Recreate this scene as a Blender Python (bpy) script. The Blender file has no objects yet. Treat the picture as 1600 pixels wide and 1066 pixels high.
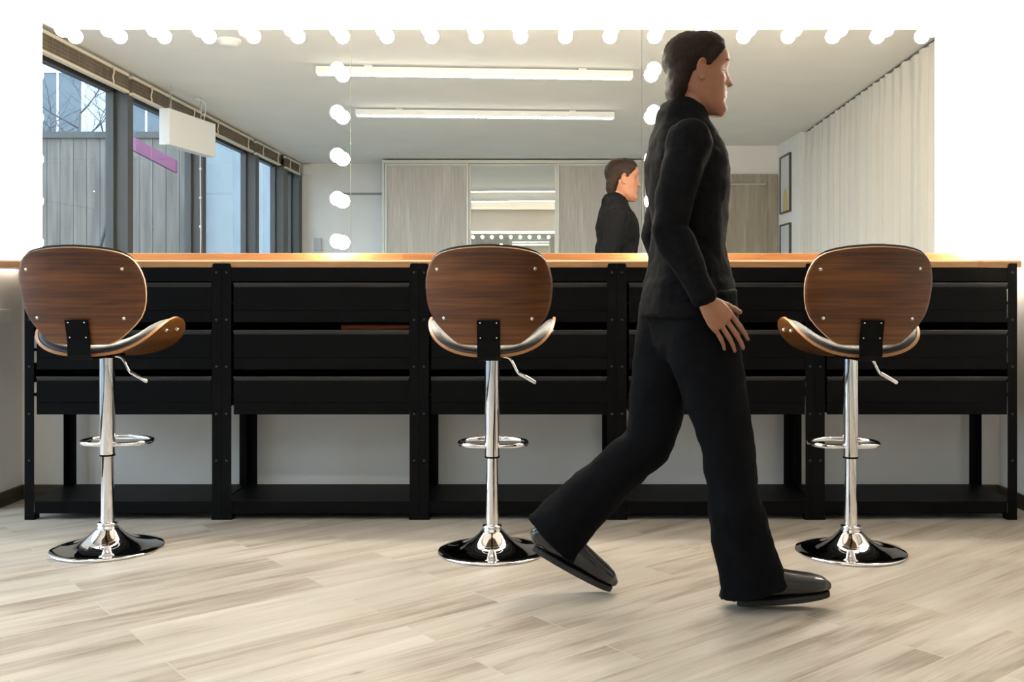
import bpy, bmesh, math, random
from mathutils import Vector, Matrix, Quaternion
random.seed(7)
PI = math.pi
C = bpy.context.scene.collection
sc = bpy.context.scene

# ------------------------------------------------------------------ camera, world, exposure
F, CX, CY, H = 1550.0, 850.0, 455.0, 0.92      # focal length (px), vanishing point (px), eye height (m)
cam_d = bpy.data.cameras.new('camera'); cam = bpy.data.objects.new('camera', cam_d); C.objects.link(cam)
cam.location = (0, 0, H); cam.rotation_euler = (PI/2, 0, 0)
cam_d.sensor_width = 36; cam_d.lens = F/1600*36
cam_d.shift_x = -(CX-800)/1600; cam_d.shift_y = (CY-533)/1600
cam_d.clip_start = 0.05; cam_d.clip_end = 200
sc.camera = cam
sc.view_settings.view_transform = 'Standard'; sc.view_settings.look = 'None'
sc.view_settings.gamma = 1; sc.view_settings.use_curve_mapping = False
sc.view_settings.exposure = 1.12
world = bpy.data.worlds.new('world'); sc.world = world; world.use_nodes = True
bgn = world.node_tree.nodes['Background']
bgn.inputs[0].default_value = (0.70, 0.85, 1.0, 1); bgn.inputs[1].default_value = 2.6
sc.cycles.sample_clamp_indirect = 6.0
sc.cycles.caustics_refractive = False
BULB = 80.0        # radiance of the globe bulbs
TUBE = 22.0        # radiance of the linear ceiling lights

def px(x, y, Y):
    return Vector(((x-CX)*Y/F, Y, H-(y-CY)*Y/F))
YM = 4.37          # mirror plane
RY = 2*YM          # a reflected depth D stands at Y = RY - D

# ------------------------------------------------------------------ materials
MATS = {}
def mat(name, col=(.8, .8, .8), rough=.5, metal=0., spec=.5, coat=0., emit=None, es=0., sheen=0.):
    m = bpy.data.materials.new(name); m.use_nodes = True
    b = m.node_tree.nodes['Principled BSDF']
    b.inputs['Base Color'].default_value = (*col, 1); b.inputs['Roughness'].default_value = rough
    b.inputs['Metallic'].default_value = metal; b.inputs['Specular IOR Level'].default_value = spec
    b.inputs['Coat Weight'].default_value = coat; b.inputs['Sheen Weight'].default_value = sheen
    if emit: b.inputs['Emission Color'].default_value = (*emit, 1); b.inputs['Emission Strength'].default_value = es
    MATS[name] = m
    return m
def N(m, t, **kw):
    n = m.node_tree.nodes.new(t)
    for k, v in kw.items():
        if hasattr(n, k): setattr(n, k, v)
        else: n.inputs[k].default_value = v
    return n
def L(m, a, b): m.node_tree.links.new(a, b)
def ramp(m, stops):
    r = m.node_tree.nodes.new('ShaderNodeValToRGB')
    e = r.color_ramp.elements
    while len(e) < len(stops): e.new(.5)
    for i, (p, c) in enumerate(stops): e[i].position = p; e[i].color = (*c, 1)
    return r
def bump(m, h, s=.2, d=.01):
    b = N(m, 'ShaderNodeBump', Strength=s, Distance=d); L(m, h, b.inputs['Height'])
    L(m, b.outputs[0], m.node_tree.nodes['Principled BSDF'].inputs['Normal'])
def noisy(name, c1, c2, scale=6, stretch=(1, 1, 1), rough=.5, spec=.5, bs=.0, coat=0., metal=0, detail=6, dist=0., lo=.35, hi=.65, rot=(0, 0, 0)):
    m = mat(name, c1, rough, metal, spec, coat)
    tc = N(m, 'ShaderNodeTexCoord'); mp = N(m, 'ShaderNodeMapping'); L(m, tc.outputs['Object'], mp.inputs[0])
    mp.inputs['Scale'].default_value = stretch; mp.inputs['Rotation'].default_value = rot
    n = N(m, 'ShaderNodeTexNoise', Scale=scale, Detail=detail, Distortion=dist); L(m, mp.outputs[0], n.inputs[0])
    r = ramp(m, [(lo, c1), (hi, c2)]); L(m, n.outputs[0], r.inputs[0])
    L(m, r.outputs[0], m.node_tree.nodes['Principled BSDF'].inputs['Base Color'])
    if bs: bump(m, n.outputs[0], bs, .005)
    return m

M_wall = noisy('wall_paint', (.78, .76, .72), (.82, .80, .76), 3, rough=.75, spec=.2)
M_ceil = noisy('ceiling_paint', (.84, .83, .79), (.87, .86, .82), 2, rough=.85, spec=.1)
M_dark = mat('dark_window_frame', (.06, .058, .054), .45)
M_black = noisy('black_powder_coat', (.0022, .0022, .0024), (.0034, .0034, .0036), 40, rough=.5, spec=.09, bs=.05)
M_lip = mat('lit_black_coat', (.020, .0205, .022), .34, 0, .45)  # black coat in a lighter colour, standing in for light on the lip bevels
M_chrome = mat('chrome', (.86, .86, .87), .045, 1)
M_steel = mat('screw_steel', (.75, .74, .72), .22, 1)
M_leather = noisy('black_leather', (.012, .013, .0145), (.02, .021, .023), 120, rough=.42, spec=.5, bs=.12)
M_white = mat('white_enamel', (.85, .85, .83), .35)
M_cream = mat('cream_rail', (.72, .64, .50), .5)
M_cord = mat('cord', (.75, .72, .66), .7)
M_alu = mat('pale_aluminium_frame', (.62, .61, .55), .35, .3)
M_mirror = mat('mirror_silver', (.93, .95, .93), .0, 1)
M_medge = mat('mirror_edge', (.75, .82, .78), .15, .3)
M_bulb = mat('bulb_glow', (1, 1, 1), .3, emit=(1.0, .90, .76), es=BULB)
M_tube = mat('light_diffuser', (1, 1, 1), .4, emit=(1.0, .93, .82), es=TUBE)
M_house = mat('glowing_lamp_body', (.85, .85, .82), .5, emit=(1., .95, .86), es=.03)
M_skirt = noisy('dark_wood_skirting', (.045, .036, .024), (.075, .06, .042), 5, (1, 1, 10), rough=.55)
M_orange = mat('orange_plastic', (.55, .12, .015), .45)
M_pink = mat('magenta_awning', (.20, .03, .11), .7)
M_bark = noisy('bark', (.05, .05, .055), (.10, .10, .11), 20, rough=.9)
M_asphalt = noisy('asphalt', (.10, .10, .11), (.14, .14, .15), 8, rough=.9)
M_panel = noisy('pale_outside_panel', (.13, .155, .175), (.155, .185, .205), 2, rough=.8)
M_art = None

def wood(name, dark, mid, light, axis='X', scale=1., rough=.4, coat=.0, fig=1.2, lines=9., amp=.2, fine=14.):
    """long grain along the given axis, with cathedral figure from a distorted wave"""
    m = mat(name, mid, rough, coat=coat)
    tc = N(m, 'ShaderNodeTexCoord'); mp = N(m, 'ShaderNodeMapping'); L(m, tc.outputs['Object'], mp.inputs[0])
    st = {'X': (.55, .4, 6), 'Y': (.4, .55, 6), 'Z': (6, 6, .55)}[axis]
    mp.inputs['Scale'].default_value = tuple(s*scale for s in st)
    n1 = N(m, 'ShaderNodeTexNoise', Scale=fig, Detail=4, Roughness=.5, Distortion=.6); L(m, mp.outputs[0], n1.inputs[0])
    mul = N(m, 'ShaderNodeMath', operation='MULTIPLY'); mul.inputs[1].default_value = lines; L(m, n1.outputs[0], mul.inputs[0])
    fr = N(m, 'ShaderNodeMath', operation='SINE'); L(m, mul.outputs[0], fr.inputs[0])
    mpf = N(m, 'ShaderNodeMapping'); L(m, mp.outputs[0], mpf.inputs[0]); mpf.inputs['Scale'].default_value = {'X': (.22, 1, 1), 'Y': (1, .22, 1), 'Z': (1, 1, .35)}[axis]
    n2 = N(m, 'ShaderNodeTexNoise', Scale=fine, Detail=8, Roughness=.62); L(m, mpf.outputs[0], n2.inputs[0])
    a = N(m, 'ShaderNodeMath', operation='MULTIPLY'); a.inputs[1].default_value = amp; L(m, fr.outputs[0], a.inputs[0])
    b = N(m, 'ShaderNodeMath', operation='ADD'); L(m, a.outputs[0], b.inputs[0]); L(m, n2.outputs[0], b.inputs[1])
    r = ramp(m, [(.24, dark), (.5, mid), (.76, light)]); L(m, b.outputs[0], r.inputs[0])
    L(m, r.outputs[0], m.node_tree.nodes['Principled BSDF'].inputs['Base Color'])
    bump(m, n2.outputs[0], .05, .002)
    return m
M_walnut = wood('walnut_veneer', (.045, .0115, .0022), (.118, .037, .0070), (.200, .072, .0160), 'X', 1.15, .4, 0, 1.1, 26., .13, 20.)
M_walnut_edge = mat('plywood_edge', (.62, .42, .24), .45)
M_seat_edge = mat('orange_brown_ply_edge', (.38, .17, .055), .4)
M_seatwood = wood('walnut_seat_shell', (.12, .045, .011), (.19, .075, .019), (.26, .11, .032), 'X', 1.6, .3, .3)
M_ward = wood('pale_grey_oak_panel', (.50, .45, .395), (.63, .58, .515), (.72, .68, .61), 'Z', .9, .5, 0, .9)
M_door = wood('grey_brown_door_oak', (.28, .24, .18), (.37, .32, .25), (.45, .40, .32), 'Z', 1.3, .5, 0, 1.1)

def butcher():
    m = mat('oiled_block_wood', (.5, .3, .15), .35, coat=.1)
    tc = N(m, 'ShaderNodeTexCoord'); mp = N(m, 'ShaderNodeMapping'); L(m, tc.outputs['Object'], mp.inputs[0])
    br = N(m, 'ShaderNodeTexBrick', offset=.37); br.inputs['Scale'].default_value = 1
    br.inputs['Color1'].default_value = (0, 0, 0, 1); br.inputs['Color2'].default_value = (1, 1, 1, 1)
    br.inputs['Mortar Size'].default_value = 0.0006; br.inputs['Mortar'].default_value = (.2, .2, .2, 1)
    br.inputs['Brick Width'].default_value = .31; br.inputs['Row Height'].default_value = .045
    L(m, mp.outputs[0], br.inputs[0])
    mp2 = N(m, 'ShaderNodeMapping'); mp2.inputs['Scale'].default_value = (1.5, 30, 30); L(m, tc.outputs['Object'], mp2.inputs[0])
    n = N(m, 'ShaderNodeTexNoise', Scale=4, Detail=6); L(m, mp2.outputs[0], n.inputs[0])
    mx = N(m, 'ShaderNodeMath', operation='MULTIPLY_ADD'); L(m, br.outputs[0], mx.inputs[0]); mx.inputs[1].default_value = .4; L(m, n.outputs[0], mx.inputs[2])
    r = ramp(m, [(.25, (.28, .13, .045)), (.6, (.385, .19, .075)), (1., (.48, .255, .11))]); L(m, mx.outputs[0], r.inputs[0])
    L(m, r.outputs[0], m.node_tree.nodes['Principled BSDF'].inputs['Base Color'])
    return m
M_block = butcher()

def floor_mat():
    m = mat('wood_look_floor_tile', (.5, .45, .38), .36, spec=.4)
    b = m.node_tree.nodes['Principled BSDF']
    tc = N(m, 'ShaderNodeTexCoord'); mp = N(m, 'ShaderNodeMapping', vector_type='POINT')
    mp.inputs['Rotation'].default_value = (0, 0, -math.radians(39.5)); L(m, tc.outputs['Object'], mp.inputs[0])
    br = N(m, 'ShaderNodeTexBrick', offset=.35, offset_frequency=2); br.inputs['Scale'].default_value = 1
    br.inputs['Color1'].default_value = (0, 0, 0, 1); br.inputs['Color2'].default_value = (1, 1, 1, 1); br.inputs['Mortar'].default_value = (.5, .5, .5, 1)
    br.inputs['Mortar Size'].default_value = .0022; br.inputs['Mortar Smooth'].default_value = .1
    br.inputs['Brick Width'].default_value = .92; br.inputs['Row Height'].default_value = .152
    L(m, mp.outputs[0], br.inputs[0])
    # a different piece of the grain on every tile
    sep = N(m, 'ShaderNodeSeparateColor'); L(m, br.outputs['Color'], sep.inputs[0])
    off = N(m, 'ShaderNodeMath', operation='MULTIPLY'); off.inputs[1].default_value = 37; L(m, sep.outputs[0], off.inputs[0])
    st = N(m, 'ShaderNodeMapping'); st.inputs['Scale'].default_value = (1.1, 9, 1); L(m, mp.outputs[0], st.inputs[0])
    n1 = N(m, 'ShaderNodeTexNoise', noise_dimensions='4D', Scale=1.3, Detail=5, Roughness=.55, Distortion=.4)
    L(m, st.outputs[0], n1.inputs['Vector']); L(m, off.outputs[0], n1.inputs['W'])
    st2 = N(m, 'ShaderNodeMapping'); st2.inputs['Scale'].default_value = (2.2, 60, 1); L(m, mp.outputs[0], st2.inputs[0])
    n2 = N(m, 'ShaderNodeTexNoise', noise_dimensions='4D', Scale=2, Detail=8, Roughness=.65)
    L(m, st2.outputs[0], n2.inputs['Vector']); L(m, off.outputs[0], n2.inputs['W'])
    r = ramp(m, [(.24, (.19, .15, .112)), (.38, (.33, .284, .228)), (.50, (.455, .412, .348)), (.72, (.57, .535, .475))])
    mx = N(m, 'ShaderNodeMath', operation='MULTIPLY_ADD'); L(m, n2.outputs[0], mx.inputs[0]); mx.inputs[1].default_value = .46; 
    a = N(m, 'ShaderNodeMath', operation='MULTIPLY_ADD'); L(m, n1.outputs[0], a.inputs[0]); a.inputs[1].default_value = 1.0; a.inputs[2].default_value = -.28
    a2 = N(m, 'ShaderNodeMath', operation='MULTIPLY_ADD'); L(m, sep.outputs[0], a2.inputs[0]); a2.inputs[1].default_value = .12; L(m, a.outputs[0], a2.inputs[2])
    L(m, a2.outputs[0], mx.inputs[2]); L(m, mx.outputs[0], r.inputs[0])
    # small knots
    v = N(m, 'ShaderNodeTexVoronoi', Scale=1.6); st3 = N(m, 'ShaderNodeMapping'); st3.inputs['Scale'].default_value = (1, 2.4, 1)
    L(m, mp.outputs[0], st3.inputs[0]); L(m, st3.outputs[0], v.inputs[0])
    kr = ramp(m, [(.0, (.45, .42, .4)), (.045, (1, 1, 1))]); L(m, v.outputs['Distance'], kr.inputs[0])
    km = N(m, 'ShaderNodeMix', data_type='RGBA', blend_type='MULTIPLY'); km.inputs[0].default_value = 1
    L(m, r.outputs[0], km.inputs[6]); L(m, kr.outputs[0], km.inputs[7])
    mm = N(m, 'ShaderNodeMix', data_type='RGBA'); L(m, br.outputs['Fac'], mm.inputs[0]); L(m, km.outputs[2], mm.inputs[6]); mm.inputs[7].default_value = (.50, .45, .37, 1)
    L(m, mm.outputs[2], b.inputs['Base Color'])
    rr = N(m, 'ShaderNodeMapRange'); rr.inputs[3].default_value = .30; rr.inputs[4].default_value = .48; L(m, n2.outputs[0], rr.inputs[0]); L(m, rr.outputs[0], b.inputs['Roughness'])
    iv = N(m, 'ShaderNodeMath', operation='MULTIPLY_ADD'); L(m, br.outputs['Fac'], iv.inputs[0]); iv.inputs[1].default_value = -1.0; L(m, n2.outputs[0], iv.inputs[2])
    bump(m, iv.outputs[0], .12, .003)
    return m
M_floor = floor_mat()

def glass_mat():
    m = bpy.data.materials.new('window_glass'); m.use_nodes = True; nt = m.node_tree; nt.nodes.clear()
    o = nt.nodes.new('ShaderNodeOutputMaterial'); t = nt.nodes.new('ShaderNodeBsdfTransparent'); g = nt.nodes.new('ShaderNodeBsdfGlossy')
    t.inputs[0].default_value = (.86, .91, .93, 1); g.inputs['Roughness'].default_value = 0
    f = nt.nodes.new('ShaderNodeFresnel'); f.inputs[0].default_value = 1.6; mx = nt.nodes.new('ShaderNodeMixShader')
    nt.links.new(f.outputs[0], mx.inputs[0]); nt.links.new(t.outputs[0], mx.inputs[1]); nt.links.new(g.outputs[0], mx.inputs[2]); nt.links.new(mx.outputs[0], o.inputs[0])
    return m
M_glass = glass_mat()

def curtain_mat():
    m = mat('sheer_curtain', (.86, .83, .77), .9, spec=.1)
    b = m.node_tree.nodes['Principled BSDF']; nt = m.node_tree
    tl = nt.nodes.new('ShaderNodeBsdfTranslucent'); tl.inputs[0].default_value = (.8, .77, .7, 1)
    mx = nt.nodes.new('ShaderNodeMixShader'); mx.inputs[0].default_value = .3
    nt.links.new(b.outputs[0], mx.inputs[1]); nt.links.new(tl.outputs[0], mx.inputs[2]); nt.links.new(mx.outputs[0], nt.nodes['Material Output'].inputs[0])
    return m
M_curtain = curtain_mat()

def boards_mat():
    m = noisy('weathered_board', (.13, .115, .10), (.20, .175, .155), 2.5, (8, 8, .6), rough=.85)
    return m
M_boards = boards_mat()

# ------------------------------------------------------------------ mesh helpers
def obj(name, bm, m, parent=None, smooth=False, loc=None, rot=None, bevel=0, seg=2, weld=False):
    if weld: bmesh.ops.remove_doubles(bm, verts=bm.verts, dist=1e-5)
    bmesh.ops.recalc_face_normals(bm, faces=bm.faces)
    me = bpy.data.meshes.new(name); bm.to_mesh(me); bm.free()
    for mm in (m if isinstance(m, (list, tuple)) else [m]): me.materials.append(mm)
    if smooth:
        for p in me.polygons: p.use_smooth = True
    o = bpy.data.objects.new(name, me); C.objects.link(o)
    if parent: o.parent = parent
    if loc is not None: o.location = loc
    if rot is not None: o.rotation_euler = rot
    if bevel:
        b = o.modifiers.new('bevel', 'BEVEL'); b.width = bevel; b.segments = seg; b.limit_method = 'ANGLE'; b.angle_limit = math.radians(40)
        b.harden_normals = False
    return o
def auto_smooth(o, ang=40):
    me = o.data
    bm = bmesh.new(); bm.from_mesh(me)
    for e in bm.edges:
        if len(e.link_faces) == 2 and e.calc_face_angle(0) > math.radians(ang): e.smooth = False
    for f in bm.faces: f.smooth = True
    bm.to_mesh(me); bm.free()
    return o
def bx(bm, x0, x1, y0, y1, z0, z1, mi=0):
    vs = [bm.verts.new((x, y, z)) for x in (x0, x1) for y in (y0, y1) for z in (z0, z1)]
    for q in ((0, 1, 3, 2), (4, 6, 7, 5), (0, 4, 5, 1), (2, 3, 7, 6), (0, 2, 6, 4), (1, 5, 7, 3)):
        f = bm.faces.new([vs[i] for i in q]); f.material_index = mi
def box(name, m, x0, x1, y0, y1, z0, z1, parent=None, bevel=0, smooth=False):
    """box whose origin sits at its own base centre"""
    bm = bmesh.new(); cx, cy = (x0+x1)/2, (y0+y1)/2
    bx(bm, x0-cx, x1-cx, y0-cy, y1-cy, 0, z1-z0)
    return obj(name, bm, m, parent, loc=(cx, cy, z0), bevel=bevel)
def lathe(bm, prof, seg=32, cen=(0, 0, 0), mi=0, mtx=None):
    rings = []
    for r, z in prof:
        if r < 1e-6: rings.append([bm.verts.new((0, 0, z))])
        else: rings.append([bm.verts.new((r*math.cos(2*PI*i/seg), r*math.sin(2*PI*i/seg), z)) for i in range(seg)])
    allv = [v for r in rings for v in r]
    for a, b in zip(rings, rings[1:]):
        for i in range(seg):
            j = (i+1) % seg
            if len(a) == 1 and len(b) == 1: continue
            if len(a) == 1: f = bm.faces.new((a[0], b[i], b[j]))
            elif len(b) == 1: f = bm.faces.new((a[i], a[j], b[0]))
            else: f = bm.faces.new((a[i], a[j], b[j], b[i]))
            f.material_index = mi
    for v in allv:
        if mtx: v.co = mtx @ v.co
        v.co += Vector(cen)
def loft(bm, pts, radii, ref=(0, 1, 0), seg=16, closed=False, cap=True, mi=0, power=2.0, round_ends=False):
    """elliptic tube; radii (ra along ref side, rb across)"""
    pts = [Vector(p) for p in pts]; n = len(pts)
    radii = [(r, r) if not isinstance(r, (tuple, list)) else r for r in radii]
    if round_ends:
        t0 = (pts[0]-pts[1]).normalized(); t1 = (pts[-1]-pts[-2]).normalized()
        r0 = min(radii[0]); r1 = min(radii[-1])
        pre = [(pts[0]+t0*r0*s, tuple(r*math.sqrt(max(0, 1-s*s)) for r in radii[0])) for s in (.97, .75, .4)]
        post = [(pts[-1]+t1*r1*s, tuple(r*math.sqrt(max(0, 1-s*s)) for r in radii[-1])) for s in (.4, .75, .97)]
        pts = [p for p, _ in pre]+pts+[p for p, _ in post]; radii = [r for _, r in pre]+radii+[r for _, r in post]; n = len(pts)
    rings = []
    for i, p in enumerate(pts):
        if closed: t = pts[(i+1) % n]-pts[i-1]
        else: t = pts[min(i+1, n-1)]-pts[max(i-1, 0)]
        t.normalize()
        r = Vector(ref) - t*t.dot(Vector(ref)); 
        if r.length < 1e-4: r = t.orthogonal()
        r.normalize(); s = t.cross(r)
        ring = []
        for k in range(seg):
            a = 2*PI*k/seg; ca, sa = math.cos(a), math.sin(a)
            ca = math.copysign(abs(ca)**(2/power), ca); sa = math.copysign(abs(sa)**(2/power), sa)
            ring.append(bm.verts.new(p + r*radii[i][0]*ca + s*radii[i][1]*sa))
        rings.append(ring)
    m = n if closed else n-1
    for i in range(m):
        a, b = rings[i], rings[(i+1) % n]
        for k in range(seg):
            f = bm.faces.new((a[k], a[(k+1) % seg], b[(k+1) % seg], b[k])); f.material_index = mi
    if not closed and cap:
        bm.faces.new(rings[0][::-1]).material_index = mi; bm.faces.new(rings[-1]).material_index = mi
def ellipsoid(bm, c, r, rot=None, u=20, v=12):
    mt = Matrix.Translation(c) @ (rot.to_4x4() if rot else Matrix.Identity(4)) @ Matrix.Diagonal((*r, 1))
    bmesh.ops.create_uvsphere(bm, u_segments=u, v_segments=v, radius=1, matrix=mt)
def catmull(pts, k=6, closed=False):
    P = [Vector(p) for p in pts]; n = len(P); out = []
    for i in range(n if closed else n-1):
        if closed: a, b, c, d = P[i-1], P[i], P[(i+1) % n], P[(i+2) % n]
        else: a, b, c, d = P[max(i-1, 0)], P[i], P[i+1], P[min(i+2, n-1)]
        for j in range(k):
            t = j/k
            out.append(.5*((2*b)+(c-a)*t+(2*a-5*b+4*c-d)*t*t+(-a+3*b-3*c+d)*t**3))
    if not closed: out.append(P[-1])
    return out
def empty(name, loc=(0, 0, 0), rz=0):
    o = bpy.data.objects.new(name, None); C.objects.link(o); o.location = loc; o.rotation_euler = (0, 0, rz); o.empty_display_size = .1
    return o
def tag(o, label, cat, group=None):
    o['label'] = label; o['category'] = cat
    if group: o['group'] = group
    return o
def struct(o): o['kind'] = 'structure'; return o
def copy_tree(o, parent=None):
    c = o.copy(); C.objects.link(c); c.parent = parent
    for ch in list(o.children): copy_tree(ch, c)
    return c
ORD = ['first', 'second', 'third', 'fourth', 'fifth', 'sixth', 'seventh', 'eighth', 'ninth', 'tenth', 'eleventh', 'twelfth', 'thirteenth', 'fourteenth', 'fifteenth', 'sixteenth', 'seventeenth', 'eighteenth', 'nineteenth', 'twentieth']

# ------------------------------------------------------------------ room shell
ZC = 2.60
XL, XW = -2.315, -3.23          # face of the left wall stub; window wall
XR = 2.02
YW = 4.40
def sbox(name, m, *a, **k): return struct(box(name, m, *a, **k))
sbox('floor', M_floor, -3.5, 3.3, -4.6, 4.6, -.1, 0)
sbox('ceiling', M_ceil, -3.5, 3.3, -4.6, 4.6, ZC, ZC+.12)
sbox('wall_back', M_wall, XL, XR, YW, YW+.15, 0, ZC)
sbox('wall_left', M_wall, -3.45, XL, 4.163, YW+.15, 0, ZC)            # wall stub beside the windows
sbox('wall_right', M_wall, XR, 3.2, 3.61, YW+.15, 0, ZC)
sbox('wall_curtain', M_wall, 3.02, 3.2, -1.72, 3.61, 0, ZC)
sbox('wall_picture', M_wall, 2.70, 3.2, -2.73, -1.72, 0, ZC)
sbox('wall_door', M_wall, 1.31, 3.2, -2.90, -2.73, 0, ZC)
sbox('wall_niche', M_wall, 1.31, 1.45, -4.34, -2.90, 0, ZC)
sbox('wall_rear', M_wall, -3.45, 1.45, -4.50, -4.34, 0, ZC)
sbox('baseboard_left', M_skirt, XL, XL+.012, 4.18, YW, 0, .062)
sbox('baseboard_right', M_skirt, XR-.012, XR, 3.61, YW, 0, .062)
sbox('baseboard_back', M_skirt, XL+.012, XR-.012, YW-.012, YW, 0, .062)
SOF = 2.16
sbox('trim_20', M_wall, XL, XR, YM-.33, YW, SOF, ZC)          # boxed soffit over the mirrors
# window wall: dark lintel, posts, frames and panes
sbox('trim_1', M_dark, XW-.12, XW, -4.34, 4.163, 2.47, ZC)
sbox('trim_2', M_dark, XW-.20, XW, -4.34, 4.163, 0, .10)
posts = [2.90, 1.10, -.56, -2.28, -3.50, -4.24]
for i, y in enumerate(posts):
    w = (.05, .05, .05, .07, .11, .08)[i]
    sbox('trim_%d' % (i+3), M_dark, XW-.12, XW+.045, y-w, y+w, .10, 2.47)
edges = [4.19+.08]+posts
for i in range(6):
    ws = (.05, .05, .05, .05, .07, .11, .08)
    y1 = edges[i]-ws[i]; y0 = edges[i+1]+ws[i+1]
    if y1-y0 < .3: continue
    bm = bmesh.new()
    t = .035
    bx(bm, -.03, .03, y0, y0+t, .10, 2.47); bx(bm, -.03, .03, y1-t, y1, .10, 2.47)
    bx(bm, -.03, .03, y0, y1, .10, .10+t); bx(bm, -.03, .03, y0, y1, 2.47-t, 2.47)
    for v in bm.verts: v.co.y -= (y0+y1)/2; v.co.z -= .10
    w = struct(obj('window_%d' % (i+1), bm, M_dark, loc=(XW-.08, (y0+y1)/2, .10)))
    bm = bmesh.new(); hy = (y1-y0)/2-t
    vs = [bm.verts.new(p) for p in ((0, -hy, t), (0, hy, t), (0, hy, 2.37-t), (0, -hy, 2.37-t))]; bm.faces.new(vs)
    obj('pane', bm, M_glass, w)

# door in the rear wall, seen in the mirror
DY = -2.73
def door():
    bm = bmesh.new()
    def fr(x0, x1, z0, z1): bx(bm, x0, x1, 0, .06, z0, z1)
    x0, x1, zt = 1.628, 2.692, 2.267; w = .112
    fr(x0, x0+w, 0, zt); fr(x1-w, x1, 0, zt); fr(x0+w, x1-w, zt-w+.01, zt)
    bx(bm, x0+w, x0+w+.02, 0, .03, 0, zt-w); bx(bm, x1-w-.02, x1-w, 0, .03, 0, zt-w)
    cx = (x0+x1)/2
    for v in bm.verts: v.co.x -= cx
    fo = struct(obj('door_1', bm, M_door, loc=(cx, DY+.001, 0), bevel=.004))
    bm = bmesh.new(); bx(bm, x0+w+.02-cx, x1-w-.02-cx, -.0005, .010, 0, zt-w-.004)
    obj('door_leaf', bm, M_door, fo)
    bm = bmesh.new(); loft(bm, [(0, 0, 0), (0, .05, 0), (.11, .055, 0)], [.009, .009, .008], seg=10)
    h = obj('handle', bm, M_steel, fo, smooth=True, loc=(x0+w+.09-cx, .012, 1.02))
door()

# ------------------------------------------------------------------ mirrors and lamps
def mirror(x0, x1, label):
    t = empty('wall_mirror', ((x0+x1)/2, YM, 1.086)); hw = (x1-x0)/2-.0012
    bm = bmesh.new(); bx(bm, -hw, hw, 0, .004, 0, 1.041)
    for f in bm.faces: f.material_index = 1
    bm.faces.ensure_lookup_table()
    bmesh.ops.recalc_face_normals(bm, faces=bm.faces)
    for f in bm.faces:
        if f.normal.y < -.9: f.material_index = 0
    obj('glass', bm, [M_mirror, M_medge], t)
    box('backing_board', M_white, -hw, hw, .004, .03, 0, 1.041, t)
    tag(t, label, 'mirror', 'wall mirrors over the worktop')
mx = [XL+.002, (548-CX)*YM/F, (1003-CX)*YM/F, (1531.5-CX)*YM/F]
mirror(mx[0], mx[1], 'wall mirror reflecting the dark framed windows and hanging white light box')
mirror(mx[1], mx[2], 'middle wall mirror reflecting the wardrobe with its mirrored door')
mirror(mx[2], mx[3], 'wall mirror reflecting the white curtain and the grey brown door')

def bulb_proto():
    t = empty('light_bulb')
    rot = Matrix.Rotation(PI/2, 4, 'X')       # lathe axis Z -> -Y (towards the room)
    bm = bmesh.new(); prof = []
    R = .031
    for i in range(15):
        a = -PI/2+PI*i/14*.90+.10*PI
        prof.append((R*math.cos(a), .058+R*math.sin(a)))
    prof = [(0.0125, .030)] + [p for p in prof if p[1] > .033]
    prof[-1] = (0, .058+R)
    lathe(bm, prof, 24, mtx=rot); obj('globe', bm, M_bulb, t, smooth=True)
    bm = bmesh.new(); lathe(bm, [(0, 0), (.022, 0), (.022, .004), (.017, .008), (.017, .034), (0, .034)], 24, mtx=rot)
    auto_smooth(obj('socket', bm, M_white, t))
    return t
bproto = bulb_proto(); first = [True]
def bulb(x, z, label, group, y=YM-.0003):
    t = bproto if first[0] else copy_tree(bproto); first[0] = False
    t.location = (x, y, z); tag(t, label, 'light bulb', group)
top_x = [(118+69.58*i-CX)*(YM+.06)/F for i in range(20)]
ZT = 2.057
for i, x in enumerate(top_x):
    bulb(x, ZT, 'glowing round bulb along the top of the mirrors, the %s from the left' % ORD[i], 'bulbs along the top of the mirrors')
zs = [1.885, 1.697, 1.510, 1.322, 1.137]
cols = [(-2.268, 'at the outer edge of the left mirror'), ((527-CX)*4.31/F, 'beside the left seam between mirrors'),
        ((1022-CX)*4.31/F, 'beside the right seam between mirrors'), (1.868, 'at the outer edge of the curtain-reflecting mirror')]
for ci, (x, w) in enumerate(cols):
    for k, z in enumerate(zs):
        bulb(x, z, 'glowing bulb %s, %s' % (w, ['topmost of five', 'second from top of five', 'middle one of five', 'fourth down of five', 'lowest of five'][k]), 'bulbs in columns on the mirrors')

YB = 3.985
ZU = H-(418-CY)*YB/F; ZTOP = H-(406.3-CY)*YB/F
# wood upstand below the mirrors
bm = bmesh.new(); x0, x1 = mx[0], mx[3]-.004
bx(bm, x0, x1, -.012, .018, 0, .0405)
tag(obj('mirror_ledge', bm, M_block, loc=(0, YM-.006, ZTOP+.0002), bevel=.002), 'narrow light wooden ledge strip running under the mirrors', 'ledge')

# ------------------------------------------------------------------ worktop and drawer units
YB = 3.985
ZU = H-(418-CY)*YB/F; ZTOP = H-(406.3-CY)*YB/F
bm = bmesh.new()
prof = [(YB+.004, ZU), (YB+.004, ZTOP-.007), (YB+.0105, ZTOP), (YM-.002, ZTOP), (YM-.002, ZU)]
xs = [-2.296, 1.921]
va = [bm.verts.new((xs[0], y, z)) for y, z in prof]; vb = [bm.verts.new((xs[1], y, z)) for y, z in prof]
bm.faces.new(va); bm.faces.new(vb[::-1])
for i in range(5): bm.faces.new((va[i], vb[i], vb[(i+1) % 5], va[(i+1) % 5]))
tag(obj('worktop', bm, M_block, bevel=.0012), 'long light wood block worktop on the black drawer units', 'worktop')

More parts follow.
